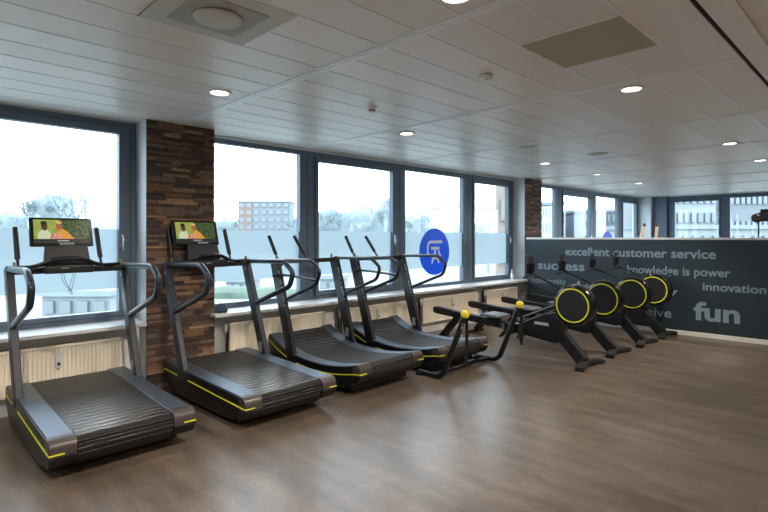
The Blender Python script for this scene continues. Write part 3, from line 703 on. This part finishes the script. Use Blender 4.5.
# beyond the partition
GP = 'pale wooden poles leaning beyond the partition'
for x, y, dx, dy, lb in ((12.25, 4.55, .42, -.32, 'pale wooden pole with a black tip leaning beyond the partition, left one'), (12.78, 4.14, .14, -.10, 'pale wooden pole beyond the partition, right one near the corner')):
    r = tag(empty('wooden_pole', (x, y, 0)), lb, 'pole', GP)
    b = MB(); p1 = Vector((dx, dy, 1.90)); b.tube([(0, 0, .03), p1*.97], [.04, .032], seg=14); b.build('shaft', 'wood_pale', r)
    b = MB(); b.tube([p1*.97, p1*.985, p1*1.01], [.033, .034, .02], seg=14); b.build('tip', 'black', r)
    b = MB(); b.lathe([(.001, 0), (.12, 0), (.12, .03), (.05, .06), (.001, .06)], seg=20); b.build('base', 'black_matte', r)
r = tag(empty('camera_stand', (10.55, 1.72, 0)), 'black boxy device on a thin pole beyond the partition, cut by the right edge', 'stand')
b = MB(); b.tube([(0, 0, .03), (0, 0, 1.87)], .013); b.build('pole', 'black', r)
b = MB(); b.lathe([(.001, 0), (.22, 0), (.22, .015), (.04, .04), (.001, .04)], seg=24); b.build('base', 'black_matte', r)
b = MB(); b.box(-.08, .08, -.36, .0, 1.86, 2.01); b.lathe([(.001, -.09), (.06, -.09), (.075, -.07), (.075, .07), (.06, .09), (.001, .09)], (0, .02, 1.92), 'x', 20); b.build('housing', 'black', r, bevel=.012)
b = MB(); b.box(-.06, .06, -.34, -.03, 2.01, 2.065); b.build('upper_housing', 'black', r, bevel=.012)

# ------------------------------------------------------------------ outdoors
GZ = -3.6
b = MB(); b.box(-250, 350, 6.2, 420, GZ-.3, GZ); b.box(17.5, 350, -200, 6.2, GZ-.3, GZ); struct('ground_outside', b, 'ground_out')
def out_pt(u, zc):
    t_ = (u-384)/512; ax = (.71261, .70156); ay = (-.70156, .71261)
    return Vector((zc*(t_*ax[0]+ax[1]), zc*(t_*ay[0]+ay[1]), GZ))
def zpx(v, zc): return 1.6-(v-237)*zc/512
def building(name, u0, u1, vt, zc, m, label, rows=5, colsn=6, group=None, depth=8, wm='pane_out', accent=None):
    p0, p1 = out_pt(u0, zc), out_pt(u1, zc); c = (p0+p1)/2; w = (p1-p0).length/2; h = zpx(vt, zc)-GZ
    r = tag(empty(name, c, math.atan2(p1.y-p0.y, p1.x-p0.x)), label, 'building', group)
    b = MB(); b.box(-w, w, 0, depth, 0, h); b.build('wall', m, r)
    if accent: b = MB(); b.box(-w*.98, -w*.45, -.2, 0, 0, h-.3); b.build('stair_tower', accent, r)
    b = MB(); b.box(-w-.2, w+.2, -.3, depth+.2, h, h+.35); b.build('roof', 'roof_out', r)
    fh = h/rows
    for i in range(rows):
        for j in range(colsn):
            x = -w+(j+.5)*2*w/colsn; b = MB(); b.box(x-w/colsn*.6, x+w/colsn*.6, -.28, -.02, fh*i+fh*.3, fh*i+fh*.8); b.build('window', wm, r)
    return r
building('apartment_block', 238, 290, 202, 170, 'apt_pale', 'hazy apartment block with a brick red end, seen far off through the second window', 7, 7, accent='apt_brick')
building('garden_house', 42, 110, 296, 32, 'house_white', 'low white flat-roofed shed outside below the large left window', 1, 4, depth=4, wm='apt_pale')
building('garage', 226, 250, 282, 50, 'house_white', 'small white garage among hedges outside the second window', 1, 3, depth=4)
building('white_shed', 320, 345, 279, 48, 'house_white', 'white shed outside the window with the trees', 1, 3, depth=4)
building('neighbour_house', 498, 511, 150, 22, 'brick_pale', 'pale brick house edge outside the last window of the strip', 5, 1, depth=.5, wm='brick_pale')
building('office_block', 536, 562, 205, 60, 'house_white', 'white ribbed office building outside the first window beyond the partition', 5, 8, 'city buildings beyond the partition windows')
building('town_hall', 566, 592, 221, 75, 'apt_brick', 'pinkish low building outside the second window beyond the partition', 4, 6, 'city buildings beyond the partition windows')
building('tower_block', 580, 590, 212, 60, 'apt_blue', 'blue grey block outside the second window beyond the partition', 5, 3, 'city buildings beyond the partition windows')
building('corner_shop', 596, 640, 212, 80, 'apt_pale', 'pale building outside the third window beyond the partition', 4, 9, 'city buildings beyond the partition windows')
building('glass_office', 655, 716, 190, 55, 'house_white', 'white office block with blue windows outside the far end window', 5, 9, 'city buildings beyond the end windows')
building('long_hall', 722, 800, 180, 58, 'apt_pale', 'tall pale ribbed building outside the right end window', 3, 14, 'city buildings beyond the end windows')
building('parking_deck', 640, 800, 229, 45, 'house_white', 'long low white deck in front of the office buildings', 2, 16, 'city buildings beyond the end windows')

def tree(u, zc, vt, spread, m, label, seed, thick=1, dens=1.0, levels=5):
    c = out_pt(u, zc); H_ = zpx(vt, zc)-GZ; rnd = random.Random(seed); s = spread*zc/512
    r = tag(empty('bare_tree', c), label, 'tree', 'hazy trees outside the windows')
    b = MB(); tr = MB(); tr.tube([(0, 0, 0), (0, 0, H_*.3)], [H_*.02, H_*.014], seg=6); tr.build('trunk', m, r)
    def br(p, d, L_, q, n):
        e = p+d*L_
        mid = p+d*L_*.5+Vector((rnd.uniform(-1, 1), rnd.uniform(-1, 1), 0))*L_*.06
        b.tube([p, mid, e], [q, q*.8, q*.6], seg=3)
        if n <= 0: return
        k = 3 if rnd.random() < .6*dens else 2
        if n >= levels-1: k = 4
        for _ in range(k):
            v = Vector((rnd.gauss(0, 1)*s/H_*2.2, rnd.gauss(0, 1)*s/H_*2.2, rnd.uniform(.1, 1.1))).normalized()
            dd = (d*.75+v*.75).normalized(); br(e, dd, L_*rnd.uniform(.62, .86), q*.6, n-1)
    br(Vector((0, 0, H_*.22)), Vector((0, 0, 1)), H_*.20, H_*.013*thick, levels)
    mz = max(v[2] for v in b.v); k = H_/mz; mx = sorted(abs(v[0]) for v in b.v)[int(len(b.v)*.93)]; kx = s/mx
    b.v = [(v[0]*kx, v[1]*kx, v[2]*k) for v in b.v]
    b.build('crown', m, r, smooth=False, fix=False)
    if m == 'tree_green':
        rings = []; n = 14
        for i in range(n+1):
            ph = PI*i/n; ring = []
            for k in range(20):
                a = 2*PI*k/20; q = 1+rnd.uniform(-.13, .13)
                ring.append((s*.98*math.sin(ph)*math.cos(a)*q+.001*math.cos(a), s*.98*math.sin(ph)*math.sin(a)*q+.001*math.sin(a), H_*(.55-.42*math.cos(ph)*(1+rnd.uniform(-.05, .05)))))
            rings.append(ring)
        f = MB(); f.loft(rings); f.build('twig_haze', 'twig_haze', r)
    return r
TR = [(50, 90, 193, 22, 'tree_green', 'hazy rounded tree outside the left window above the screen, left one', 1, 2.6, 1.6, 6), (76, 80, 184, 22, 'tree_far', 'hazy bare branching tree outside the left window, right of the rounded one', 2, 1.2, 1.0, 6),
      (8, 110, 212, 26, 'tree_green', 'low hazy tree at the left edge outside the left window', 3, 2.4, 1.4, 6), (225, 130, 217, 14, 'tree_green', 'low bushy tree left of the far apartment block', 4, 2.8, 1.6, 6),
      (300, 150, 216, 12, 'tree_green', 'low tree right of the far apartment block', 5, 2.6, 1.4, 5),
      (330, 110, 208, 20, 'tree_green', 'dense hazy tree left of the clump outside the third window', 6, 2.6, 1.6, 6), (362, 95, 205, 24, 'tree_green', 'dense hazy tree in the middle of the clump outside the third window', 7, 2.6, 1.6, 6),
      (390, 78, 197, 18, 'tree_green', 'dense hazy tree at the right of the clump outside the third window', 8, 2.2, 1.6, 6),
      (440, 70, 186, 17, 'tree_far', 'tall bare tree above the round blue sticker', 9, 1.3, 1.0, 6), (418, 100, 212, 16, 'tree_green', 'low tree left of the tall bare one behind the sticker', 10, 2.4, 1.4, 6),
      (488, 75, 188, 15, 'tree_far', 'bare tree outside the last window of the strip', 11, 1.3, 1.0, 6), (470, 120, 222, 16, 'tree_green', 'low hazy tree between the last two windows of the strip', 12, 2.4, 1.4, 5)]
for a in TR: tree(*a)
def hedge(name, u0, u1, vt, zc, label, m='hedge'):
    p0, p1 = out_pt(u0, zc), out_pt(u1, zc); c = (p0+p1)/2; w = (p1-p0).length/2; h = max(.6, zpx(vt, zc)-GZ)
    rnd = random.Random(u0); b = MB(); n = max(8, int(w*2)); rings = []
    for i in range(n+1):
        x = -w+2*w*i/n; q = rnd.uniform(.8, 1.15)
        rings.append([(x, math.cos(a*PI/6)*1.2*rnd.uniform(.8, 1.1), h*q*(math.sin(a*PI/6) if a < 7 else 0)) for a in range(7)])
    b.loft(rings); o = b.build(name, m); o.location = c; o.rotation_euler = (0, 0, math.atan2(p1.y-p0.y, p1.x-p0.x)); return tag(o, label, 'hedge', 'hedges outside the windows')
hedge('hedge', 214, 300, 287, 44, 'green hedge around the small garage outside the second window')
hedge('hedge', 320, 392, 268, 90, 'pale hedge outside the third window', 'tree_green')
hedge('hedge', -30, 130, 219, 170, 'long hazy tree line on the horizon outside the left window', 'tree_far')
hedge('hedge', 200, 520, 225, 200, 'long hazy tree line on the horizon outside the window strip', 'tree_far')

# ------------------------------------------------------------------ light
w = bpy.data.worlds.new('overcast_sky'); bpy.context.scene.world = w; w.use_nodes = True
bg = w.node_tree.nodes['Background']; bg.inputs[0].default_value = (.80, .91, 1, 1); bg.inputs[1].default_value = 6.8
def portal(x, y, z, sx, sz, rz):
    l = bpy.data.lights.new('window_portal', 'AREA'); l.shape = 'RECTANGLE'; l.size = sx; l.size_y = sz; l.cycles.is_portal = True
    o = bpy.data.objects.new('window_portal', l); COL.objects.link(o); o.location = (x, y, z); o.rotation_euler = (-PI/2, 0, rz)
portal(-.6, 5.83, 1.77, 4.8, 2.0, 0); portal(5.95, 5.83, 1.77, 6.6, 2.0, 0); portal(13.2, 5.83, 1.77, 6.5, 2.0, 0); portal(16.85, -.5, 1.77, 10.8, 2.0, -PI/2)
sc = bpy.context.scene
sc.view_settings.view_transform = 'Standard'; sc.view_settings.look = 'None'; sc.view_settings.exposure = 0; sc.view_settings.gamma = 1
